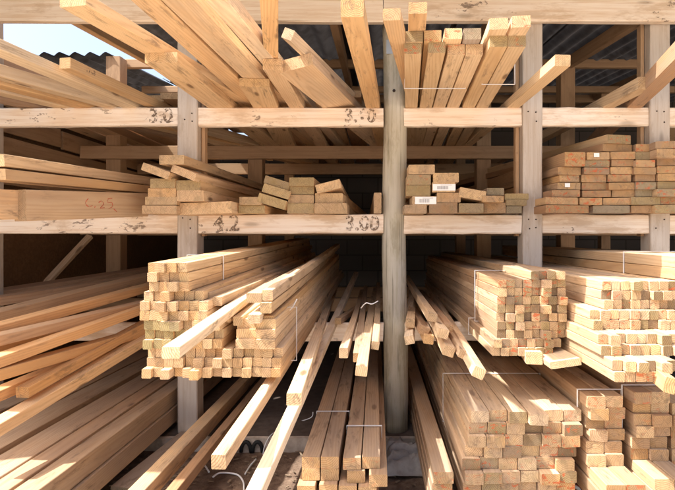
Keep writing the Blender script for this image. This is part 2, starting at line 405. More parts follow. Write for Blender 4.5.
# stencilled lengths on the rails
def stencil(txt, px, py, hpx, rail, fr=3.0085, mat=M_STENCIL, name='stencil_number'):
    cu = bpy.data.curves.new('txt', 'FONT'); cu.body = txt; cu.size = hpx/172*1.55; cu.extrude = .0004; cu.align_x = 'CENTER'; cu.align_y = 'CENTER'
    cu.offset = .003
    t = bpy.data.objects.new('txt', cu); COL.objects.link(t); dg = bpy.context.evaluated_depsgraph_get()
    me = bpy.data.meshes.new_from_object(t.evaluated_get(dg)); bpy.data.objects.remove(t)
    o = put(name, me, mat); o.parent = rail
    o.matrix_parent_inverse = Matrix.Identity(4)
    bpy.context.view_layer.update()
    W = Matrix.Translation(P(px, py, 3.0).xzz*0+Vector((X_(px, 3), fr, Zt(py)))) @ Matrix.Rotation(math.pi/2, 4, 'X')
    o.matrix_basis = rail.matrix_world.inverted() @ W
    return o
for o_, f_ in ((up[0], 1.1), (up[1], .45), (mid[0], .9), (mid[1], .4)): o_['flake'] = f_
bpy.context.view_layer.update()
stencil('3.0', 160, 116, 13, up[0])
stencil('3.60', 360, 116, 12, up[1])
stencil('4.2', 226, 224, 14, mid[1])
stencil('3.00', 362, 224, 13, mid[1])

put('metal_plate', boxes_mesh([((X_(389.5, 3), 2.9985, Zt(47)), (.036, .003, .082))]), simple('galvanised_plate', (.42, .45, .48), .45, metal=.6), pole, Matrix.Identity(4))
put('bolt', tube_mesh([(X_(394, 3), 2.992, Zt(91)), (X_(394, 3), 3.01, Zt(91))], .009, 8), M_NAIL, pole, Matrix.Identity(4))
# ------------------------------------------------------------------ roof
roof = tag(empty('corrugated_roof', (0, 2.9, H+1.4)), 'old dark corrugated steel roof sloping over the rack', 'roof')
def roof_sheet(x0, x1, y0, y1, lift):
    bm = bmesh.new(); nx = int((x1-x0)/.0125); ys = [y0+(y1-y0)*k/6 for k in range(7)]; V = []
    for y in ys:
        V.append([bm.verts.new((x0+(x1-x0)*i/nx, y, H+1.40+.1*(y-3.0)+.019*math.sin((x0+(x1-x0)*i/nx)*2*math.pi/.127)+lift)) for i in range(nx+1)])
    for k in range(6):
        for i in range(nx): bm.faces.new((V[k][i], V[k][i+1], V[k+1][i+1], V[k+1][i])).smooth = True
    bmesh.ops.solidify(bm, geom=bm.faces, thickness=.0015)
    me = bpy.data.meshes.new('sheet'); bm.to_mesh(me); bm.free()
    put('roof_sheet', me, M_TIN, roof, Matrix.Identity(4))
YE = 2.36
k = 0; x = -1.80
while x < 4.4:
    roof_sheet(x, x+.82, YE, 4.6, .004*(k % 2)); roof_sheet(x, x+.82, 4.5, 6.9, .010+.004*(k % 2)); x += .762; k += 1
x = -5.27
while x < -2.3:
    roof_sheet(x, min(x+.82, -2.2), 4.27, 6.9, .004*(k % 2)+.002)
    if x < -3.2: roof_sheet(x, x+.82, 2.9, 4.3, .006+.004*(k % 2))  # out-of-view sheets added to keep sun from entering left of the gap
    x += .762; k += 1
roof_sheet(-2.26, -1.74, 5.4, 6.9, .022)  # sheet added over the rear gap to keep sun off the back wall
x = -5.0
while x < -1.9:
    roof_sheet(x, min(x+.82, -1.78), YE, 2.95, .004*(k % 2)+.012); x += .762; k += 1  # unseen left eave, added to hold sun off the left bay

# ------------------------------------------------------------------ UPPER SHELF
ZU = H+.767
def on_rail(label, xr, xf, Yf, w, t, lift=0.0, L=3.4, tone='pine', roll=0, red=0, name='long_plank', cat='plank', group='planks on the top shelf', zf=None, weather=None, zb=ZU, bow=.004):
    """board resting on the rail at photo column xr, its front end at column xf and depth Yf"""
    a = Vector((X_(xf, Yf), Yf, (zb if zf is None else zf)+lift+t/2)); b = Vector((X_(xr, 3.03), 3.03, zb+lift+t/2))
    return timber(name, label, cat, group, a, b-a, w, t, L, tone, roll, red, weather, bow)
on_rail('long pale plank running out of frame at upper left', 131, -83, 1.8, .085, .045, 0, 3.4, 'cream')
us = on_rail('narrow orange stick with rounded stamped end, top of left bay', 149, 65, 2.36, .055, .05, .012, 2.8, 'orange')
on_rail('thick yellow plank below the long pale plank at far left', 111, -105, 2.1, .07, .06, 0, 3.4, 'pine')
on_rail('thin orange board under the yellow plank at far left', 85, -111, 2.2, .09, .028, 0, 3.4, 'orange')
on_rail('lowest thin board on left end of the top shelf', 64, -160, 2.2, .08, .028, 0, 3.4, 'pine')
on_rail('brown plank at extreme left of the top shelf', 30, -170, 2.3, .08, .03, 0, 3.4, 'brown')
on_rail('long yellow plank reaching the top rail left of the square post', 236, 73, 1.80, .105, .045, .046, 3.3, 'pine')
on_rail('two-tone yellow plank with sawn end beside the left square post', 221, 161, 2.25, .145, .046, 0, 3.2, 'pine')
on_rail('orange plank leaving the frame top, just right of the left post', 252, 124, 1.62, .10, .042, .044, 3.4, 'orange')
on_rail('wide orange plank leaving the frame top, second right of the left post', 276, 158, 1.62, .115, .045, .046, 3.4, 'pine')
on_rail('pale narrow plank leaving the frame top, third right of the left post', 300, 194, 1.60, .075, .06, .052, 3.4, 'cream')
on_rail('thin orange plank wedged above the first orange plank near left post', 258, 140, 1.66, .085, .04, .093, 3.4, 'orange')
for i in range(15):  # filler layer added to close the shelf against sun from the roof gap
    x = -2.36+i*.156
    timber('long_plank', 'filler plank laid deep on the top shelf, %s from left behind the front planks' % ORD[i+1], 'plank', 'filler planks laid deep on the top shelf', Vector((x, 3.12+R.uniform(0, .2), ZU+.118)), (R.uniform(-.01, .01), 1, 0), .148, .038, .95 if -1.75 < x < -.75 else 2.7, R.choice(('pine', 'pink', 'brown')), weather=.3)
cu = bpy.data.curves.new('txt', 'FONT'); cu.body = '1768'; cu.size = .034; cu.extrude = .0003; cu.align_y = 'CENTER'
t_ = bpy.data.objects.new('txt', cu); COL.objects.link(t_); dg_ = bpy.context.evaluated_depsgraph_get()
me = bpy.data.meshes.new_from_object(t_.evaluated_get(dg_)); bpy.data.objects.remove(t_)
o = put('stamp', me, M_STENCIL); o.parent = us
o.matrix_basis = Matrix(((0, 0, 1, .0285), (1, 0, 0, .10), (0, 1, 0, .003), (0, 0, 0, 1)))
# loose ones in the centre bay
a = P(268, -14, 1.68); b = P(273, 78, 2.75)
timber('long_plank', 'narrow deep orange plank rising straight past the top rail', 'plank', 'planks on the top shelf', a, b-a, .062, .045, 3.2, 'orange')
on_rail('short square-cut board end low on the rail under the orange plank', 266, 254.5, 2.60, .148, .042, 0, 2.6, 'pine')
on_rail('pale plank beneath the tilted plank with grey end', 297, 272, 2.34, .085, .05, 0, 3.0, 'pink')
on_rail('broad tilted plank with rough grey white end above the centre rail', 337, 295, 2.37, .17, .055, .012, 3.0, 'pink', roll=-10, weather=.3)
on_rail('thin pale stick poking up behind the tilted plank', 345, 288, 2.2, .05, .045, .085, 3.0, 'cream', roll=25)
on_rail('long orange beam with stamped end left of the round pole', 373, 352, 1.785, .080, .07, 0, 3.4, 'orange')
on_rail('orange plank whose end crosses in front of the round pole top', 412.5, 392, 1.92, .066, .045, .046, 3.0, 'orange')
GU = 'framing timbers packed on the top shelf right of the pole'
def stud(label, xr, xf, Yf, lift, tone, red, w=.071, t=.045, L=3.3):
    on_rail(label, xr, xf, Yf, w, t, lift, L, tone, 0, red, 'framing_timber', 'framing timber', GU)
lo = [(411.5, 412.5, 2.14, 'olive', .9), (425.5, 437, 2.13, 'olive', .5), (438.8, 456.5, 2.15, 'pine', .7), (452.5, 474.5, 2.15, 'pine', .2)]
for i, (xr, xf, Yf, tn, rd) in enumerate(lo): stud('framing timber, %s from pole in bottom row on top shelf' % ORD[i+1], xr, xf, Yf, 0, tn, rd)
hi = [(411, 414.5, 2.13, 'olive', 0), (425, 433, 2.12, 'orange', .9), (439, 453, 2.10, 'pale', 1), (452.5, 472.5, 2.10, 'grey', .1)]
for i, (xr, xf, Yf, tn, rd) in enumerate(hi): stud('framing timber, %s from pole in second row on top shelf' % ORD[i+1], xr, xf, Yf, .046, tn, rd)
stud('lone framing timber lying highest, its end just below the top rail', 414, 417.5, 1.97, .093, 'orange', .1)
for i, (xr, xf, Yf, tn, rd, lf) in enumerate([(468.5, 498.3, 2.06, 'olive', .0, 0), (481.5, 517.2, 2.06, 'olive', .7, 0), (468.5, 499, 2.0, 'pine', .2, .046), (482.2, 521.5, 1.98, 'pine', .9, .046)]):
    stud('%s framing timber of %s pair beside the right square post' % (('left', 'right')[i % 2], ('lower', 'upper')[i//2]), xr, xf, Yf, lf, tn, rd)
strap('white strap under four top shelf timbers next to the round pole', .142, .445, ZU, ZU+.091, 2.62, dx=-.005)
strap('white strap under the paired timbers beside the right square post', .495, .650, ZU, ZU+.091, 2.55, dx=.022)
on_rail('single yellow stick crossing in front of the right square post', 512.5, 563, 2.29, .071, .05, 0, 3.2, 'pine', red=.3)
on_rail('pale stick with chewed rounded end in the second bay from right', 607, 645, 2.64, .072, .062, 0, 3.0, 'pink')
on_rail('weathered greyish beam leaving frame at upper right', 634, 690, 2.15, .085, .08, 0, 3.2, 'brown', weather=.5)
on_rail('board on top shelf past the rightmost post', 700, 730, 2.5, .14, .045, 0, 3.0, 'pine')
on_rail('second board on top shelf past the rightmost post', 735, 770, 2.4, .14, .045, 0, 3.0, 'orange')

# ------------------------------------------------------------------ MIDDLE SHELF
ZM = H+.142
GL = 'boards on the left of the middle shelf'
a = P(20, 205.8, 2.2); b = P(146, 204.5, 3.04)
bigb = timber('deep_beam', 'deep pinkish beam with red crayon scrawl on the middle rail', 'beam', GL, a, b-a, .062, .134, 2.1, 'pink')
def scrawl(par, W, lines, r=.0022):
    root = None
    bm_pts = lines
    mes = [tube_mesh(smooth_pts(l, 5), r, 6) for l in bm_pts]
    bm = bmesh.new()
    for m in mes: bm.from_mesh(m)
    me = bpy.data.meshes.new('mark'); bm.to_mesh(me); bm.free()
    o = put('crayon_mark', me, M_REDM); o.parent = par; o.matrix_basis = W; return o
xf = .0312
scrawl(bigb, Matrix.Identity(4), [[(xf, .36, .032), (xf, .34, .01), (xf, .36, -.008), (xf, .385, -.002)], [(xf, .40, -.012), (xf, .405, -.008)],
    [(xf, .43, .012), (xf, .45, .02), (xf, .465, .004), (xf, .44, -.016), (xf, .47, -.014)], [(xf, .53, .034), (xf, .50, .030), (xf, .497, .012), (xf, .525, .012), (xf, .53, -.008), (xf, .50, -.02)],
    [(xf, .54, -.022), (xf, .56, -.036)]])
a = P(-8, 205, 2.1); b = P(132, 205, 3.04)
timber('deep_beam', 'orange deep beam hidden behind the beam with red scrawl', 'beam', GL, a, b-a, .045, .125, 2.2, 'orange')
a = P(-10, 160, 2.1); b = P(140, 181.5, 3.2)
timber('long_plank', 'long greenish pale plank highest on left middle shelf', 'plank', GL, a, b-a, .12, .05, 3.0, 'pale', weather=.4)
a = P(-10, 174.5, 2.1); b = P(140, 189.5, 3.1)
timber('long_plank', 'orange plank between the greenish plank and the scrawled beam', 'plank', GL, a, b-a, .14, .045, 3.0, 'orange', weather=.3)
a = P(-60, 196, 2.4); b = P(100, 196, 3.3)
timber('long_plank', 'brown plank at the far left edge of middle shelf', 'plank', GL, a, b-a, .14, .045, 3.0, 'brown')

def end_board(label, x0, y0, x1, y1, Y, tone='pine', roll=0, red=0, dx=0.0, L=2.6, group=None, w=None, t=None, weather=None, name='flat_board', cat='board', dz=0.0):
    s = F/Y; w = w or (x1-x0)/s-.002; t = t or (y1-y0)/s-.0015
    return timber(name, label, cat, group, P((x0+x1)/2, (y0+y1)/2, Y), (dx, 1, dz), w, t, L, tone, roll, red, weather, bow=.003)
GA = 'flat boards piled over the left square post'
Y0 = 2.80
end_board('topmost yellow board of pile over the left post', 159, 155, 184.5, 164.5, 2.74, 'pine', 0, group=GA, dx=.06)
end_board('pale board tilted left, second from top over the left post', 141, 167, 170, 175, 2.76, 'pale', 20, group=GA, dx=.02)
end_board('pinkish tilted board beneath the topmost yellow board', 170, 168.5, 197, 176.5, 2.74, 'pink', 22, group=GA, dx=.08)
for (lb, r, tn) in [('ringed greenish board under the pale tilted board', (150, 178.3, 175.5, 188), 'olive'), ('olive-ended board under the pinkish tilted board', (175.5, 180, 201, 190.2), 'olive'),
                    ('orange board, third from bottom in left column over left post', (147.5, 188, 176, 196.8), 'orange'), ('pale board, second from bottom in right column over left post', (176.5, 190.2, 204, 201.5), 'pale'),
                    ('pale ringed board, second from bottom in left column over left post', (145, 196.8, 177, 205.2), 'pale'), ('lowest board of left column over the left post', (141.6, 205.2, 177, 213.8), 'pink')]:
    end_board(lb, *r, Y0, tn, 0, group=GA, dx=R.uniform(0, .05))
end_board('widest sunlit board at bottom of pile over the left post', 178, 202, 232, 214, 2.84, 'pale', -2, group=GA, dx=.03)
GC = 'flat boards on the middle shelf left of the pole'
Y1 = 2.93
for (lb, r, ro, tn) in [('upper of two flat boards left of the leaning boards', (239, 197, 262, 205.3), 0, 'pine'), ('lower of two flat boards left of the leaning boards', (238, 205.3, 265, 213.6), 0, 'olive'),
    ('lowest leaning greenish board of the leaning three', (257.5, 196.5, 286.5, 206), 17, 'olive'), ('middle leaning greenish board of the leaning three', (262, 187, 290, 196), 17, 'olive'), ('topmost leaning greenish board of the leaning three', (264, 179, 290, 187), 17, 'olive'),
    ('topmost ringed board in four-high column on centre rail', (289, 177.5, 314, 186.3), 0, 'olive'), ('second ringed board in four-high column on centre rail', (289, 186.3, 314, 194.7), 0, 'olive'),
    ('third board with pale patch in four-high column on centre rail', (288, 194.7, 314, 203), 0, 'pink'), ('bottom board of four-high column on centre rail', (287, 203, 314, 213.3), 0, 'olive'),
    ('pale board tipped upwards, top right of the four-high column', (315.5, 182, 341, 191), -14, 'pale'), ('upper flat board right of the four-high column', (315, 193, 343, 203), 0, 'pine'), ('lower flat board right of the four-high column', (314, 203, 347, 213.5), 0, 'pine')]:
    end_board(lb, *r, Y1+R.uniform(-.03, .03), tn, ro, group=GC, dx=R.uniform(-.02, .06))
end_board('narrow board stood on edge against the round pole', 374, 192.5, 381.8, 213.2, 2.97, 'pink', 0, group=GC, dx=-.03)
GD = 'flat boards on the middle shelf right of the pole'
rb = [('topmost board right of the round pole', (408.5, 164.5, 435, 174.3), 'pine', 0, 0), ('second board down right of the round pole, red flecked end', (407, 174.6, 431, 185.3), 'olive', 0, .5), ('third board down right of the round pole', (406, 185.4, 430.6, 196), 'olive', 0, .1),
      ('board with torn white label, fourth down right of the pole', (412, 196, 437, 205), 'pine', 0, 0), ('bottom board touching the round pole on middle rail', (404.5, 205, 427, 213.6), 'pink', 0, 0),
      ('top board of second column right of the pole', (433, 172.7, 459, 182.3), 'pine', 0, 0), ('board with barcode label in second column right of the pole', (432, 182.4, 455.5, 192.4), 'pale', 0, 0),
      ('third board in second column right of the pole', (437, 192.6, 461, 202.4), 'orange', 0, 0), ('bottom board in second column right of the pole', (429, 202.6, 457.5, 213.4), 'brown', 0, 0),
      ('warped pale board lying askew in the bay right of pole', (459, 189, 486, 199), 'pale', 9, 0), ('greyish board end beside the warped pale board', (486.7, 188, 504, 195.3), 'grey', 0, 0), ('orange board under the greyish board end', (482, 195.4, 504, 202.2), 'orange', 0, 0),
      ('bottom board beneath the warped pale board', (458.6, 203.2, 483.6, 212.8), 'olive', 0, 0), ('bottom orange board left of the small triple pile', (484, 202.6, 506, 213), 'orange', 0, 0),
      ('top board of small triple pile crossing the right post', (506, 193, 530, 199.4), 'olive', 0, 0), ('middle board of small triple pile by the right post', (506, 199.6, 527, 205.6), 'olive', 0, 0), ('bottom board of small triple pile by the right post', (506.4, 206, 522, 213.2), 'grey', 0, 0)]
lbl = {}
for (lb, r, tn, ro, rd) in rb:
    lbl[lb] = end_board(lb, *r, 2.86 if r[0] < 484 else 2.93, tn, ro, rd, group=GD, dx=R.uniform(-.03, .03))
lbl[rb[14][0]].location.y = 2.955
def paper(par, w, h, dx, dz, lines):
    o = put('paper_label', boxes_mesh([((dx, -.0022, dz), (w, .0006, h))]), M_LABEL); o.parent = par
    if lines:
        bs = [((dx-w*.3+w*.5*k/(lines*2), -.0028, dz-h*.05), (w*.014*(1+k % 2), .0004, h*.5)) for k in range(lines*2)]+[((dx+w*.1, -.0028, dz+h*.34), (w*.5, .0004, h*.06))]
        b = put('barcode', boxes_mesh(bs), M_INK); b.parent = o
paper(lbl[rb[3][0]], .118, .040, .006, 0, 6)
paper(lbl[rb[6][0]], .125, .036, .002, 0, 7)
GE = 'red-flecked flat boards stacked on the right middle shelf'
cols = [
 [(564, 152, 586, 166.3), (557, 167, 581.5, 174.8), (559, 175, 580, 182), (557, 182.4, 581, 189.6), (551, 189.8, 581, 197), (545, 197.4, 579, 205), (544.5, 205.3, 590, 213.2)],
 [(587, 152, 609.6, 159.6), (585, 160, 609.6, 167), (584, 167.2, 609.4, 174.2), (581.6, 174.5, 606, 182.2), (582, 182.6, 606.4, 190), (582.4, 190.2, 611, 197.2), (580, 197.6, 602, 205), (593, 205.5, 629.8, 213)],
 [(605, 135, 633, 143.8), (600, 144, 635, 151.6), (610.4, 151.8, 635, 159.3), (611.4, 159.5, 634, 166.6), (610.6, 166.8, 632, 174), (607.6, 174.4, 631, 182), (608.6, 182.4, 635, 189.8), (612, 190, 635, 197.2), (603, 197.6, 630.4, 205)],
 [(636, 144, 655.6, 151.8), (635.6, 152, 656.6, 159.8), (636, 160, 655, 167), (634, 167.2, 656, 174.4), (635, 174.6, 655, 181.8), (636, 182, 656, 189.4), (635.6, 189.6, 655.4, 196.8), (631, 197.2, 660, 205), (631, 205.4, 654, 213)],
 [(655.6, 141, 680, 148.8), (657, 149, 682, 158), (657.4, 158.4, 682, 165.8), (657.4, 166, 681, 173.2), (658, 173.6, 682, 181), (657.4, 181.4, 683, 188.6), (657, 188.8, 681, 196.6), (660.4, 197, 684, 204.6), (655, 204.9, 681, 213)],
 [(684, 149, 708, 158), (684, 158.4, 708, 165.8), (683, 166, 708, 173.2), (684, 173.6, 709, 181), (685, 181.4, 708, 188.6), (684, 188.8, 708, 196.6), (686, 197, 709, 204.6), (684, 204.9, 710, 213)]]
for ci, c in enumerate(cols):
    for ri, r in enumerate(c):
        if ci == 2 and ri == 0: lb = 'topmost loose board on the red-flecked stack, lying at a slant'
        else: lb = 'flat board, %s from top in %s column from left of red-flecked stack' % (ORD[ri+1], ORD[ci+1])
        dx = R.uniform(-.01, .05)
        if ci == 2 and ri < 2: dx = -.28
        if ci == 0: dx = -.10
        o = end_board(lb, *r, (2.93 if ci < 4 else 2.90)+R.uniform(-.03, .03) - (.05 if r[1] > 195 and ci < 2 else 0), R.choice(('brown', 'brown', 'dun', 'rose', 'grey', 'orange', 'olive', 'dun')), R.uniform(-1, 1),
                  R.choice((0, 0, .4, 1, 1)), dx, 2.3, GE, weather=R.choice((.2, .4, .6)))
        if (ci, ri) in ((0, 3), (1, 0)): paper(o, .03, .022, -.01, .004, 0)

# ------------------------------------------------------------------ LOWER SHELF
ZL = H-.488
def pack(phrase, noun, name, cat, group, x0, z0, Y, rows, w, t, tones, redp=(0,), dx=0.0, L=3.2, jY=.012, weath=(.05, .2, .4), gap=.0006, ets=None, sz=0.0):
    """rows from the bottom: (count, x offset in pieces, front offset, {index: override})"""
    out = {}; nr = len(rows); z = z0
    for ri, row in enumerate(rows):
        n, off, fo = row[:3]; skip = row[3] if len(row) > 3 else ()
        tl = row[4] if len(row) > 4 and row[4] else tones
        vis = [i for i in range(n) if i not in skip]
        x = x0+off*w
        for i in range(n):
            x += R.uniform(0, .0016)
            if i in skip: x += w+gap; continue
            lab = '%s %s from left, %s row from top of %s' % (noun, ORD[vis.index(i)+1], ORD[nr-ri], phrase)
            o = timber(name, lab, cat, group, Vector((x+w/2, Y+fo+R.uniform(-jY, jY)-(R.uniform(.01, .035) if R.random() < .14 else 0), z+t/2+R.uniform(0, .0008))), (dx, 1, sz), w-.0006, t-.0006, L+R.uniform(-.1, .1),
                       R.choice(tl), R.choice((0, 0, 0, 0, 1))*R.uniform(-4, 4)+R.uniform(-.8, .8), R.choice(redp), R.choice(weath), bow=.0014, jit=.16, et=R.choice(ets) if ets else None)
            out[ri, i] = o; x += w+gap
        z += t+.0006
    return out
GS = 'square battens stacked low over the left post'
b = .0352
YL = 1.93; xl = X_(143.5, YL)
OLV = ('olive', 'olive', 'pale')
YEL = ('pine', 'pine', 'pale', 'orange')
pack('left batten stack', 'square batten', 'square_batten', 'batten', GS, xl, ZL-.030, YL,
     [(14, .0, 0), (14, .1, .01), (14, .15, .02), (8, .05, 0), (8, .05, .005), (8, .05, 0), (7, -.3, -.015), (7, -.3, -.01), (6, 0, .01)], b, b, YEL, dx=.0, sz=.03)
# recolour the greenish corner of that stack: battens 1-4 of rows 4 to 6
for o in COL.objects:
    if o.get('group') == GS:
        l = o['label']
        if any(('%s from left' % ORD[i]) in l for i in (1, 2, 3, 4)) and any(('%s row' % ORD[r]) in l for r in (4, 5, 6)):
            v = R.uniform(.85, 1.1); o['end_tint'] = [.40*v, .35*v, .19*v]
for li in range(3):
    for i in range(2):
        timber('framing_timber', '%s wide timber end in %s layer at right of left batten stack' % (('left', 'right')[i], ('lower', 'middle', 'upper')[li]), 'framing timber', 'wide timbers at right of the left batten stack',
               Vector((xl+.345+.0755*i+.036, YL+.01*li-.01*i, ZL-.030+3*.0358+.0362*li+.018)), (0, 1, .03), .073, .0355, 3.2, R.choice(YEL), R.uniform(-1, 1), 0, .2, bow=.001)
zP = ZL-.030+9*.0358
pack('strapped twelve pack', 'square batten', 'square_batten', 'batten', 'strapped pack of twelve square battens', X_(148.5, YL), zP, YL+.0,
     [(4, .1, .0), (4, .02, .0), (4, -.05, -.01)], .0365, .0352, ('pine', 'orange', 'pine'), dx=.012, sz=.03)
strap('white strap round the pack of twelve yellow battens', X_(148.5, YL)-.003, X_(148.5, YL)+4*.0375+.003, zP+.011, zP+3*.0358+.013, 2.33, dx=.004)
GT = 'loose sticks lying on the left batten stack'
def loose(label, e, Ye, q, Yq, w, t, L, tone, roll=0, group=GT, name='loose_stick', cat='stick', red=0, weather=None):
    a = P(*e, Ye); c = P(*q, Yq); return timber(name, label, cat, group, a, c-a, w, t, L, tone, roll, red, weather, bow=.022 if group == GP else .006)
GP = 'planks heaped on the low shelf of the left bay'
loose('long stick with sunlit top drooping in front of the left stack', (171.5, 352.5), 1.32, (246, 298), 2.27, .046, .030, 3.4, 'cream')
loose('short green-ended stick on the left stack', (217, 301), 1.98, (262, 282), 2.75, .037, .034, 2.6, 'pale')
loose('pale stick behind the green-ended stick', (205, 297), 2.0, (255, 279), 2.75, .037, .034, 2.6, 'pine')
loose('third pale stick behind the green-ended stick', (193, 295.5), 2.0, (244, 278), 2.75, .037, .034, 2.6, 'cream')
loose('flat sunlit stick under the drooping stick tail', (254, 297.5), 1.95, (292, 276), 2.75, .058, .036, 2.8, 'pine')
loose('topmost dark-topped stick at right of the left stack', (268, 295.5), 1.95, (304, 270), 2.8, .040, .040, 2.8, 'pine', weather=.4)
loose('lower stick directly under the dark-topped stick', (266, 308.5), 1.93, (301, 280), 2.8, .042, .040, 2.8, 'pine')
loose('white-topped stick with ringed end on the left stack', (254, 319), 1.90, (292, 288), 2.75, .046, .034, 2.8, 'cream')
loose('yellow stick left of the white-topped ringed stick', (238, 321), 1.94, (280, 290), 2.75, .036, .034, 2.8, 'pine')
loose('stick filling the gap right of the white-topped stick', (268, 321), 1.95, (302, 289), 2.75, .045, .036, 2.8, 'orange')
loose('stick filling the gap left of the yellow stick', (226, 318), 1.98, (270, 289), 2.75, .036, .034, 2.8, 'pale')
o = strap('broken white strap hanging on right side of left stack', xl+.0, xl+14.4*.0361, ZL-.030, ZL-.027+6*.0358+.004, 2.22, dx=.004)
GG = 'sticks fanned out left of the pole on the low rail'
loose('square-ended stick with sunlit tip hanging lowest over the dirt', (219, 462.5), 1.40, (311, 322), 3.03, .040, .040, 3.6, 'pink', 0, GG)
loose('long sunlit stick running out of the bottom of the frame', (252, 500), 1.27, (334, 322), 3.03, .040, .034, 3.6, 'cream', 0, GG, weather=.3)
loose('shorter stick with lit tip beside the long sunlit stick', (293.5, 400), 1.52, (323, 321), 3.03, .044, .036, 3.4, 'pale', 0, GG, weather=.3)
loose('thin stick left of the pole with small square end', (344, 353), 2.05, (354, 319.5), 3.03, .035, .040, 3.0, 'pink', 0, GG, weather=.4)
loose('short pinkish stick second left of the pole', (357.5, 357.5), 2.04, (362, 319), 3.03, .035, .036, 3.0, 'rose', 0, GG, weather=.3)
loose('stick with clean yellow end reaching lowest next to the pole', (361, 371.5), 1.815, (370, 320), 3.03, .042, .036, 3.2, 'pale', 6, GG)
loose('stick with splintered end touching the round pole', (375.5, 346), 2.25, (376.8, 318), 3.03, .034, .036, 3.0, 'pink', 10, GG)
loose('stick on the low rail between the fanned sticks', (338, 321), 2.9, (341, 319), 3.03, .035, .036, 2.6, 'rose', 0, GG)
GH = 'sticks fanned out right of the pole on the low rail'
for (lb, e, Ye, q, w, tn, ro) in [
  ('sunlit-tipped stick hugging the right side of the pole', (410.5, 323), 2.55, (411, 315), .046, 'pink', 5),
  ('lowest short stick end right beside the pole', (409.5, 340), 2.40, (410.5, 319), .044, 'cream', -12),
  ('upper stick with square orange end right of the pole', (432, 317.5), 2.35, (421, 300), .042, 'pink', 12),
  ('dark stick with pale end under the square orange end', (424, 331), 2.35, (417, 318), .044, 'brown', 20),
  ('orange stick end, lowest of the pole-side cluster', (428.5, 340), 2.3, (420, 321), .044, 'orange', 8),
  ('bright-ended stick in the middle of the right fan', (443, 334), 2.15, (429, 312), .044, 'pale', 15),
  ('small brown stick end above the bright-ended stick', (449, 327.5), 2.3, (436, 311), .036, 'brown', 10),
  ('double-width stick end left of two lowest fan sticks', (449.5, 351), 2.1, (431, 319), .046, 'pink', 18),
  ('second lowest stick of the right fan', (463.5, 354.5), 2.05, (440, 319), .038, 'pink', 25),
  ('lowest longest stick of the right fan pointing down right', (479, 373), 1.8, (447, 319), .042, 'pink', 25)]:
    loose(lb, e, Ye, q, 3.05, w, w*.9, 2.7, tn, ro, GH)
GK = 'square battens in the tall stack right of the pole'
YC = 2.2
pack('tall centre-right batten stack', 'square batten', 'square_batten', 'batten', GK, X_(497, YC), ZL-.006, YC,
     [(7, -.75, -.02, (), ('pale', 'pink', 'pine')), (8, -.6, -.02), (8, 0, 0), (8, .0, 0), (8, 0, .005), (8, 0, 0), (8, 0, 0), (8, 0, .005), (8, .05, 0), (4, 3.9, 0)], b, b,
     ('pink', 'rose', 'dun', 'pink'), (0, 0, .3, .8, 1), dx=.0, ets=('pale', 'pale', 'pine', 'olive', 'olive', 'dark', 'pine'), weath=(.2, .4, .6))
strap('white strap round the tall stack right of the pole', X_(497, YC)-.012, X_(497, YC)+8*.0362+.012, ZL+.075, ZL+9*.0358+.003, 2.62, dx=.0)
strap('second strap low on the tall stack right of the pole', X_(497, YC)-.03, X_(497, YC)+7.6*.0362, ZL-.008, ZL+.072, 2.70, dx=.0)
loose('board stub with bright cut face under the tall stack', (534, 358.5), 2.12, (520, 340), 2.7, .066, .05, 2.0, 'pink', 0, 'offcuts under the tall stack', 'offcut', 'offcut', .3)
loose('sunlit slanting plank end pointing right below the tall stack', (566, 363), 2.02, (530, 343), 2.55, .12, .028, 1.6, 'cream', -8, 'offcuts under the tall stack', 'offcut', 'offcut')
GJ = 'square battens in the far right low stacks'
PALE = ('pale', 'cream', 'pale', 'olive', 'pink', 'pine', 'dark')
RD = (0, 0, 0, .3, .9)
ub = .0356
pack('far right batten stack, lower tier', 'square batten', 'square_batten', 'batten', GJ, .80, ZL-.004, 1.86,
     [(4, .35, -.09), (6, .30, -.085), (9, 0, .0), (9, 0.05, .03)], ub, ub, ('pink', 'pink', 'rose'), RD, ets=PALE, weath=(.1, .3, .5))
pack('far right batten stack, upper tier', 'square batten', 'square_batten', 'batten', GJ, .832, ZL-.004+4*.0362, 1.98,
     [(9, -.35, .0), (9, -.3, .01), (9, 1.4, .045), (9, 1.4, .05), (9, 1.4, .05)], ub, ub, ('pink', 'pink', 'rose'), RD, ets=PALE, weath=(.1, .3, .5))
GJ2 = 'sunlit boards right of the far right batten stack'
loose('olive-ended stick, left of three lying in sun at right', (651.5, 366.5), 1.80, (622, 338), 2.4, .036, .034, 2.8, 'olive', 0, GJ2)
loose('red-ended stick, middle of three lying in sun at right', (660.5, 366), 1.80, (631, 338), 2.4, .034, .036, 2.8, 'pink', 0, GJ2, red=.9)
loose('grey-ended stick, right of three lying in sun at right', (669, 367), 1.80, (640, 339), 2.4, .034, .034, 2.8, 'olive', 0, GJ2)
loose('orange-sided plank with rough end beneath the three sunlit sticks', (670, 386), 1.66, (628, 351), 2.3, .034, .050, 2.6, 'orange', 12, GJ2)
# big boards strapped on the right, above
GB = 'strapped heavy boards at right above the batten stacks'
zb = ZL+9*.0362-.004
for i in range(2):
    for j in range(3):
        timber('heavy_board', '%s strapped heavy board of the %s layer at right edge' % (ORD[j+1], ('lower', 'upper')[i]), 'heavy board', GB, Vector((1.235+.10*j, 1.95, zb+.024+.049*i+.002)), (.03, 1, 0), .098, .047, 3.4,
               ('pine', 'pale', 'pink')[j] if i else ('orange', 'pale', 'pine')[j], weather=.3)
strap('white strap round heavy boards at right edge', 1.195, 1.500, zb, zb+.102, 2.52, dx=.008)

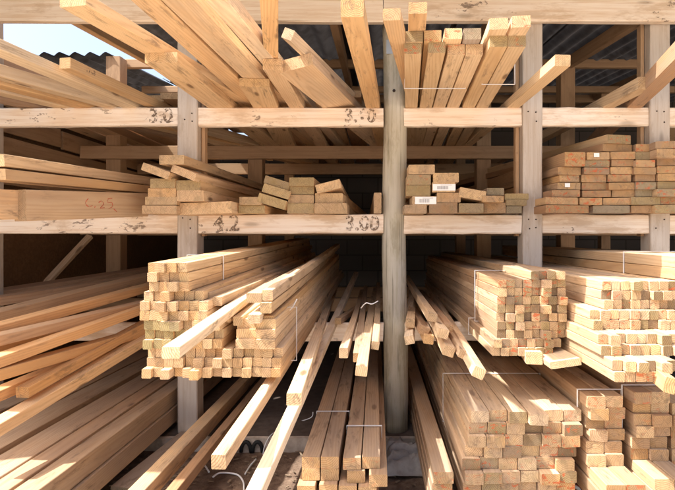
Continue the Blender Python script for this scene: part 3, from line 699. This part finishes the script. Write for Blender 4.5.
# left bay of the lower shelf: dark orange planks heading to the back
GP = 'planks heaped on the low shelf of the left bay'
for (lb, e, Ye, q, Yq, w, t, tn) in [
  ('bright orange plank sweeping across the low left heap', (-14, 366), 2.0, (141, 308), 3.05, .065, .045, 'rust'),
  ('dark orange plank under the bright orange plank', (-14, 378), 2.0, (141, 331), 3.0, .07, .045, 'rust'),
  ('narrow orange stick above the lowest left plank', (21.5, 391), 2.1, (141, 328), 3.0, .055, .045, 'rust'),
  ('lowest orange plank drooping from the left heap', (-14, 434), 1.9, (141, 341), 2.95, .062, .05, 'orange'),
  ('tan plank above the bright orange plank', (-14, 343), 2.1, (141, 304), 3.15, .08, .045, 'dun'),
  ('brown plank behind the tan plank', (-14, 333), 2.2, (141, 288), 3.3, .08, .045, 'rust'),
  ('dark plank near the chipboard end wall', (-20, 318), 2.5, (141, 281), 3.5, .09, .05, 'dun'),
  ('second dark plank near the chipboard end wall', (-20, 305), 2.9, (141, 276), 3.8, .10, .05, 'brown'),
  ('farthest dark plank at the foot of the chipboard wall', (-20, 296), 3.2, (130, 274), 4.1, .16, .05, 'brown'),
  ('plank tucked deep under the tan plank', (-14, 352), 2.3, (120, 312), 3.3, .10, .05, 'rust'),
  ('orange plank tucked beneath the dark orange plank', (-14, 400), 2.05, (141, 333), 3.1, .06, .045, 'rust')]:
    loose(lb, e, Ye, q, Yq, w, t, 3.0, tn, 0, GP, 'long_plank', 'plank', 0, .2)
a = P(8, 334, 2.45); c = P(52, 315, 2.75)
timber('offcut', 'pale sunlit plywood offcut on the low left heap', 'offcut', None, a, c-a, .09, .014, .36, 'cream', -14)
a = P(13, 319, 3.7); c = P(77, 250, 4.1)
timber('leaning_stick', 'thin stick leaning against the chipboard end wall', 'stick', None, a, c-a, .05, .03, .82, 'pink', 25)

# ------------------------------------------------------------------ BOTTOM LEVEL
def bearer(label, xa, xb, Y):
    o = timber('bearer', label, 'bearer', 'bearers on the slab', Vector((xa, Y, SLAB+.021)), (1, 0, 0), .07, .042, xb-xa, 'brown', bow=0)
bearer('bearer on slab under the big beams at lower left', -2.4, -1.18, 3.2); bearer('rear bearer under the big beams at lower left', -2.4, -1.18, 4.6)
bearer('bearer on slab under the centre bottom stack', -.34, .04, 3.25); bearer('rear bearer under the centre bottom stack', -.34, .04, 4.6)
bearer('bearer on slab under the bottom right stacks', .2, 2.2, 3.2); bearer('rear bearer under the bottom right stacks', .2, 2.2, 4.6)
GBB = 'big beams lying on the slab at lower left'
def slabbeam(label, xc, ztop, Yf, w, t, L, tone, dx=0.0, group=GBB, name='heavy_beam', cat='beam', red=0, weather=.6):
    timber(name, label, cat, group, Vector((xc, Yf, H+ztop-t/2)), (dx, 1, 0), w, t, L, tone, R.uniform(-1, 1), red, weather, bow=.003)
for (i, xc, w) in ((1, -1.262, .094), (2, -1.372, .09), (3, -1.52, .15), (4, -1.70, .15), (5, -1.87, .15), (6, -2.05, .15), (7, -2.22, .15)):
    for lay in (0, 1):
        slabbeam('%s big beam left of the square post, %s layer' % (ORD[i], ('upper', 'lower')[lay]), xc+(.012 if lay else 0), -.90-lay*.096-(.01 if i == 3 else 0), 1.42+R.uniform(0, .1), w, .092, 3.9, 'rose' if R.random() < .5 else 'dun', weather=.35)
slabbeam('long reddish beam under the left post running to the frame bottom', -.965, -1.0, 1.75, .07, .075, 3.2, 'orange', .0, weather=.55)
slabbeam('second reddish beam right of the long one at the post foot', -.855, -1.035, 1.8, .05, .05, 3.2, 'brown', .004, weather=.3)
a = P(119, 490, 2.36); c = P(185, 437, 2.96)
timber('grey_board', 'short grey board propped from dirt onto the slab', 'board', None, a, c-a, .085, .03, 1.0, 'grey', 4, 0, 1.0)
GC2 = 'framing timbers in the centre bottom stack'
yc = 2.0; x0 = X_(302, yc)
nm = {0: 'top', 1: 'second', 2: 'third', 3: 'fourth', 4: 'fifth'}
lay = [[(302, 319.6, 456, 2.0, .2), (320.4, 339, 456, 2.0, .2), (343, 361, 457, 1.99, .3), (362, 380, 456, 2.0, .3)],
       [(302, 319.6, 467.6, 2.0, 0), (320.4, 339, 467.6, 2.0, 0), (347, 365, 469, 1.98, 0), (369, 387.5, 467.5, 1.95, .2)],
       [(296, 316, 480, 1.96, 0), (319, 337.5, 480, 1.97, 0), (338.5, 357, 480.5, 1.96, 0), (358, 377, 480, 1.95, 0)],
       [(298, 317, 492, 1.96, 0), (319, 338, 492, 1.96, 0), (340, 358, 492, 1.96, 0), (360, 379, 492, 1.96, 0)],
       [(298, 317, 504, 1.96, 0), (319, 338, 504, 1.96, 0), (340, 358, 504, 1.96, 0), (360, 379, 504, 1.96, 0)]]
for li, ly in enumerate(lay):
    for i, (xa, xb, yt, Y, rd) in enumerate(ly):
        w = .069; zt = H-.844-.0462*li
        timber('framing_timber', 'framing timber, %s from left in %s layer of centre bottom stack' % (ORD[i+1], nm[li]), 'framing timber', GC2, Vector((X_((xa+xb)/2, Y), Y, zt-.0228)), (-.004, 1, 0), w, .0452, 3.2,
               'rose' if li == 0 else 'dun', R.uniform(-.8, .8), rd, .5 if li == 0 else .3, bow=.002, et='orange')
# end faces of that stack stay orange: no extra material, the tint carries it
strap('thin white strap across the two left beams of centre bottom stack', x0-.004, x0+.148, H-.844-2*.0462, H-.844, 2.52, dx=.003)
strap('thin white strap across the two right beams of centre bottom stack', X_(343, yc)-.004, X_(343, yc)+.146, H-.844-2*.0462, H-.842, 2.32, dx=.003)
GR1 = 'framing timbers in the pair right of the pole foot'
for li in range(4):
    timber('framing_timber', 'framing timber in %s layer of narrow pile right of pole foot' % nm[li], 'framing timber', GR1, Vector((X_(443.5, 2.0)-.003*li, 2.0+.01*li, H-.903-.0462*li-.023)), (-.005, 1, 0), .078, .0452, 3.2, 'rose', 0, .8, .6, bow=.001)
GR2 = 'framing timbers in the large bottom right stack'
YB = 2.06
TB = ('pale', 'cream', 'pale', 'pine', 'olive', 'olive', 'orange', 'pink', 'dark')
RB = (0, 0, .4, .8, 1)
pack('large bottom right stack', 'framing timber', 'framing_timber', 'framing timber', GR2, X_(465.5, YB), H-.688-9*.0466, YB,
     [(6, 0, 0), (6, -.2, 0), (6, -.15, .0), (6, -.1, -.02), (6, -.2, .0), (6, .0, .01), (6, .1, -.005), (6, .2, .01), (6, .3, .01)], .0725, .046, ('pink', 'rose', 'pink', 'dun'), RB, weath=(.4, .6, .8), gap=.0016, ets=TB)
strap('thin white strap over the large bottom right stack', X_(465.5, YB)-.016, X_(465.5, YB)+6*.0745+.022, H-.688-5*.0466, H-.688+.003, 2.62, dx=.0)
GR3 = 'strapped framing timbers at lower right corner'
x1 = X_(588, 2.05)
for (phrase, xa, ph, ztop) in (('left corner pack', X_(588.5, 2.05), 0, -.622), ('right corner pack', X_(634.5, 2.05), 1, -.604)):
    pack(phrase, 'framing timber', 'framing_timber', 'framing timber', GR3, xa, H+ztop-9*.0466, 2.05,
         [(2, .1, -.20), (2, -.05, -.20), (2, 0, -.16), (2, -.1, .01), (2, -.1, .015), (2, .1, .01), (2, .0, .015), (2, .02, .01), (2, -.15, -.01)], .0715, .046, ('rose', 'dun', 'pink'), (0, 0, .4, .8), weath=(.2, .4, .5), gap=.0016, ets=('pink', 'dun', 'pine', 'pale', 'brown'))
strap('white strap near the ends of left corner pack', X_(588.5, 2.05)-.014, X_(588.5, 2.05)+.16, H-.622-4*.0466, H-.622+.002, 2.12)
strap('white strap near the ends of right corner pack', X_(634.5, 2.05)-.014, X_(634.5, 2.05)+.16, H-.604-4*.0466, H-.604+.002, 2.12)
pack('pack at right frame edge', 'framing timber', 'framing_timber', 'framing timber', GR3, X_(675.5, 2.05), H-.66-8*.0466, 2.07,
     [(2, 0, 0)]*8, .0715, .046, ('pink', 'brown', 'pine'), (0, .4), gap=.0014)

# ------------------------------------------------------------------ small things on the ground
def cord(label, pts, r=.0045, group='white cords on the dirt'):
    tag(put('cord', tube_mesh(smooth_pts(pts, 6), r, 8), M_STRAP), label, 'cord', group)
g = lambda px, py, h=.012: P(px, py, (H-h)*F/(py-VY))
cord('thick white cord curling on the dirt below the sunlit stick tip', [g(213, 477), g(219, 473), g(229, 473), g(238, 475), g(243, 481), g(244, 489), g(243, 500)], .0045)
cord('short white cord bent on the dirt beside the reddish beams', [g(193, 467), g(198, 464), g(203, 463.5), g(206, 467), g(209, 472)])
cord('small white cord scrap right of the curling cord', [g(245, 474), g(250, 466), g(256, 459)], .004)
cord('thin white cord looping behind the long sunlit stick', [P(263, 462, 2.9), P(264, 448, 2.9), P(270, 436, 2.95), P(279, 430, 3.05), P(288, 425, 3.2), P(310, 418, 3.2), P(313, 412, 3.2)], .003)
cord('loose strap end flicking off the broken strap', [P(272, 305, 2.30), P(284, 311, 2.26), P(291, 309, 2.24), P(297, 299, 2.22)], .0025)
cord('twine knotted round sticks left of the pole', [P(361, 308, 2.75), P(366, 303, 2.72), P(372, 304, 2.72), P(378, 301, 2.75)], .003)
for (px, w_) in ((246, 'left'), (257.5, 'right')):
    c0 = g(px, 452, 0)
    o = put('rubber_offcut', tube_mesh([c0+Vector((.028*math.cos(a_*math.pi/10), 0, .058*math.sin(a_*math.pi/10))) for a_ in range(11)], .011, 8), M_RUBBER)
    tag(o, 'black arched rubber piece on dirt at slab edge, %s of two' % w_, 'rubber piece', 'rubber pieces at slab edge')
# crumpled grey plastic sheet
bm = bmesh.new(); V = {}
pa = g(387, 476, 0); nx, ny = 46, 26
for i in range(nx+1):
    for j in range(ny+1):
        u, v = i/nx, j/ny; x = .015+.30*u; y = 2.60+.31*v
        q = Vector((x*13+3, y*7, 0)); edge = min(1, 6*min(u, 1-u, v, 1-v)+.1)
        q = Vector((x*7+3, y*17, 0)); hh = ((1-abs(noise.noise(q)))**3*.075+abs(noise.noise(q*2.1))*.04)*edge+.012+.03*v*edge
        V[i, j] = bm.verts.new((x+.03*noise.noise(q*.8+Vector((9, 0, 0))), y+.03*noise.noise(q*.8+Vector((0, 9, 0))), hh))
for i in range(nx):
    for j in range(ny): bm.faces.new((V[i, j], V[i+1, j], V[i+1, j+1], V[i, j+1])).smooth = True
me = bpy.data.meshes.new('sheet'); bm.to_mesh(me); bm.free()
tag(put('plastic_sheet', me, M_TARP), 'crumpled grey plastic sheet on dirt at the pole foot', 'plastic sheet')
c0 = g(572.5, 492, .03)
rt = tag(empty('tape_roll', c0), 'red and white tape roll on dirt beside the bottom right stack', 'tape roll')
o = put('tape', tube_mesh([c0+Vector((.03*math.cos(k*.4), -.004, .03*math.sin(k*.4))) for k in range(16)], .012, 8), M_TAPE, rt, Matrix.Identity(4))
o = put('white_band', tube_mesh([c0+Vector((.031*math.cos(k*.4), -.009, .031*math.sin(k*.4))) for k in range(16)], .009, 8), M_STRAP, rt, Matrix.Identity(4))
# wood chips on the dirt
rr = random.Random(4)
bm = bmesh.new()
for i in range(420):
    x, y = rr.uniform(-2.2, 1.3), rr.uniform(2.3, 2.93); s = rr.uniform(.004, .016)
    m4 = Matrix.Translation((x, y, .012+noise.noise(Vector((x*5, y*5, 3)))*.016)) @ Matrix.Rotation(rr.uniform(0, 6.3), 4, 'Z') @ Matrix.Rotation(rr.uniform(-.4, .4), 4, 'X') @ Matrix.Diagonal((s*2, s*.7, .003, 1))
    bmesh.ops.create_cube(bm, size=1, matrix=m4)
me = bpy.data.meshes.new('chips'); bm.to_mesh(me); bm.free()
tag(put('wood_chips', me, simple('chip_wood', (.30, .22, .15), .9, (.17, .12, .08), 30)), 'small wood chips and stones scattered on the dirt', 'debris', kind='stuff')

# ------------------------------------------------------------------ light, sky, camera
sd = Vector((-.54, -.17, .82)).normalized()
sun = bpy.data.lights.new('sun', 'SUN'); sun.energy = 4.2; sun.angle = math.radians(.5); sun.color = (1, .965, .91)
so = bpy.data.objects.new('sun', sun); COL.objects.link(so); so.rotation_euler = sd.to_track_quat('Z', 'Y').to_euler()
wd = bpy.data.worlds.new('World'); S.world = wd; wd.use_nodes = True
nt = wd.node_tree; bg = nt.nodes['Background']; sky = nt.nodes.new('ShaderNodeTexSky'); sky.sky_type = 'NISHITA'; sky.sun_disc = False
sky.sun_elevation = math.asin(sd.z); sky.sun_rotation = math.atan2(sd.x, sd.y); sky.dust_density = 6.0; sky.air_density = 1.0; sky.ozone_density = .4
nt.links.new(sky.outputs[0], bg.inputs[0]); bg.inputs[1].default_value = .15
cam = bpy.data.cameras.new('camera'); co = bpy.data.objects.new('camera', cam); COL.objects.link(co); S.camera = co
co.location = (0, 0, H); co.rotation_euler = (math.pi/2, 0, 0)
cam.sensor_width = 36; cam.lens = F/675*36; cam.shift_x = (337.5-VX)/675; cam.shift_y = (VY-245)/675; cam.clip_start = .05; cam.clip_end = 2000
S.view_settings.view_transform = 'Standard'; S.view_settings.look = 'None'; S.view_settings.gamma = 1; S.view_settings.use_curve_mapping = False
S.view_settings.exposure = 1.3
S.cycles.max_bounces = 10; S.cycles.diffuse_bounces = 7
S.cycles.use_denoising = True
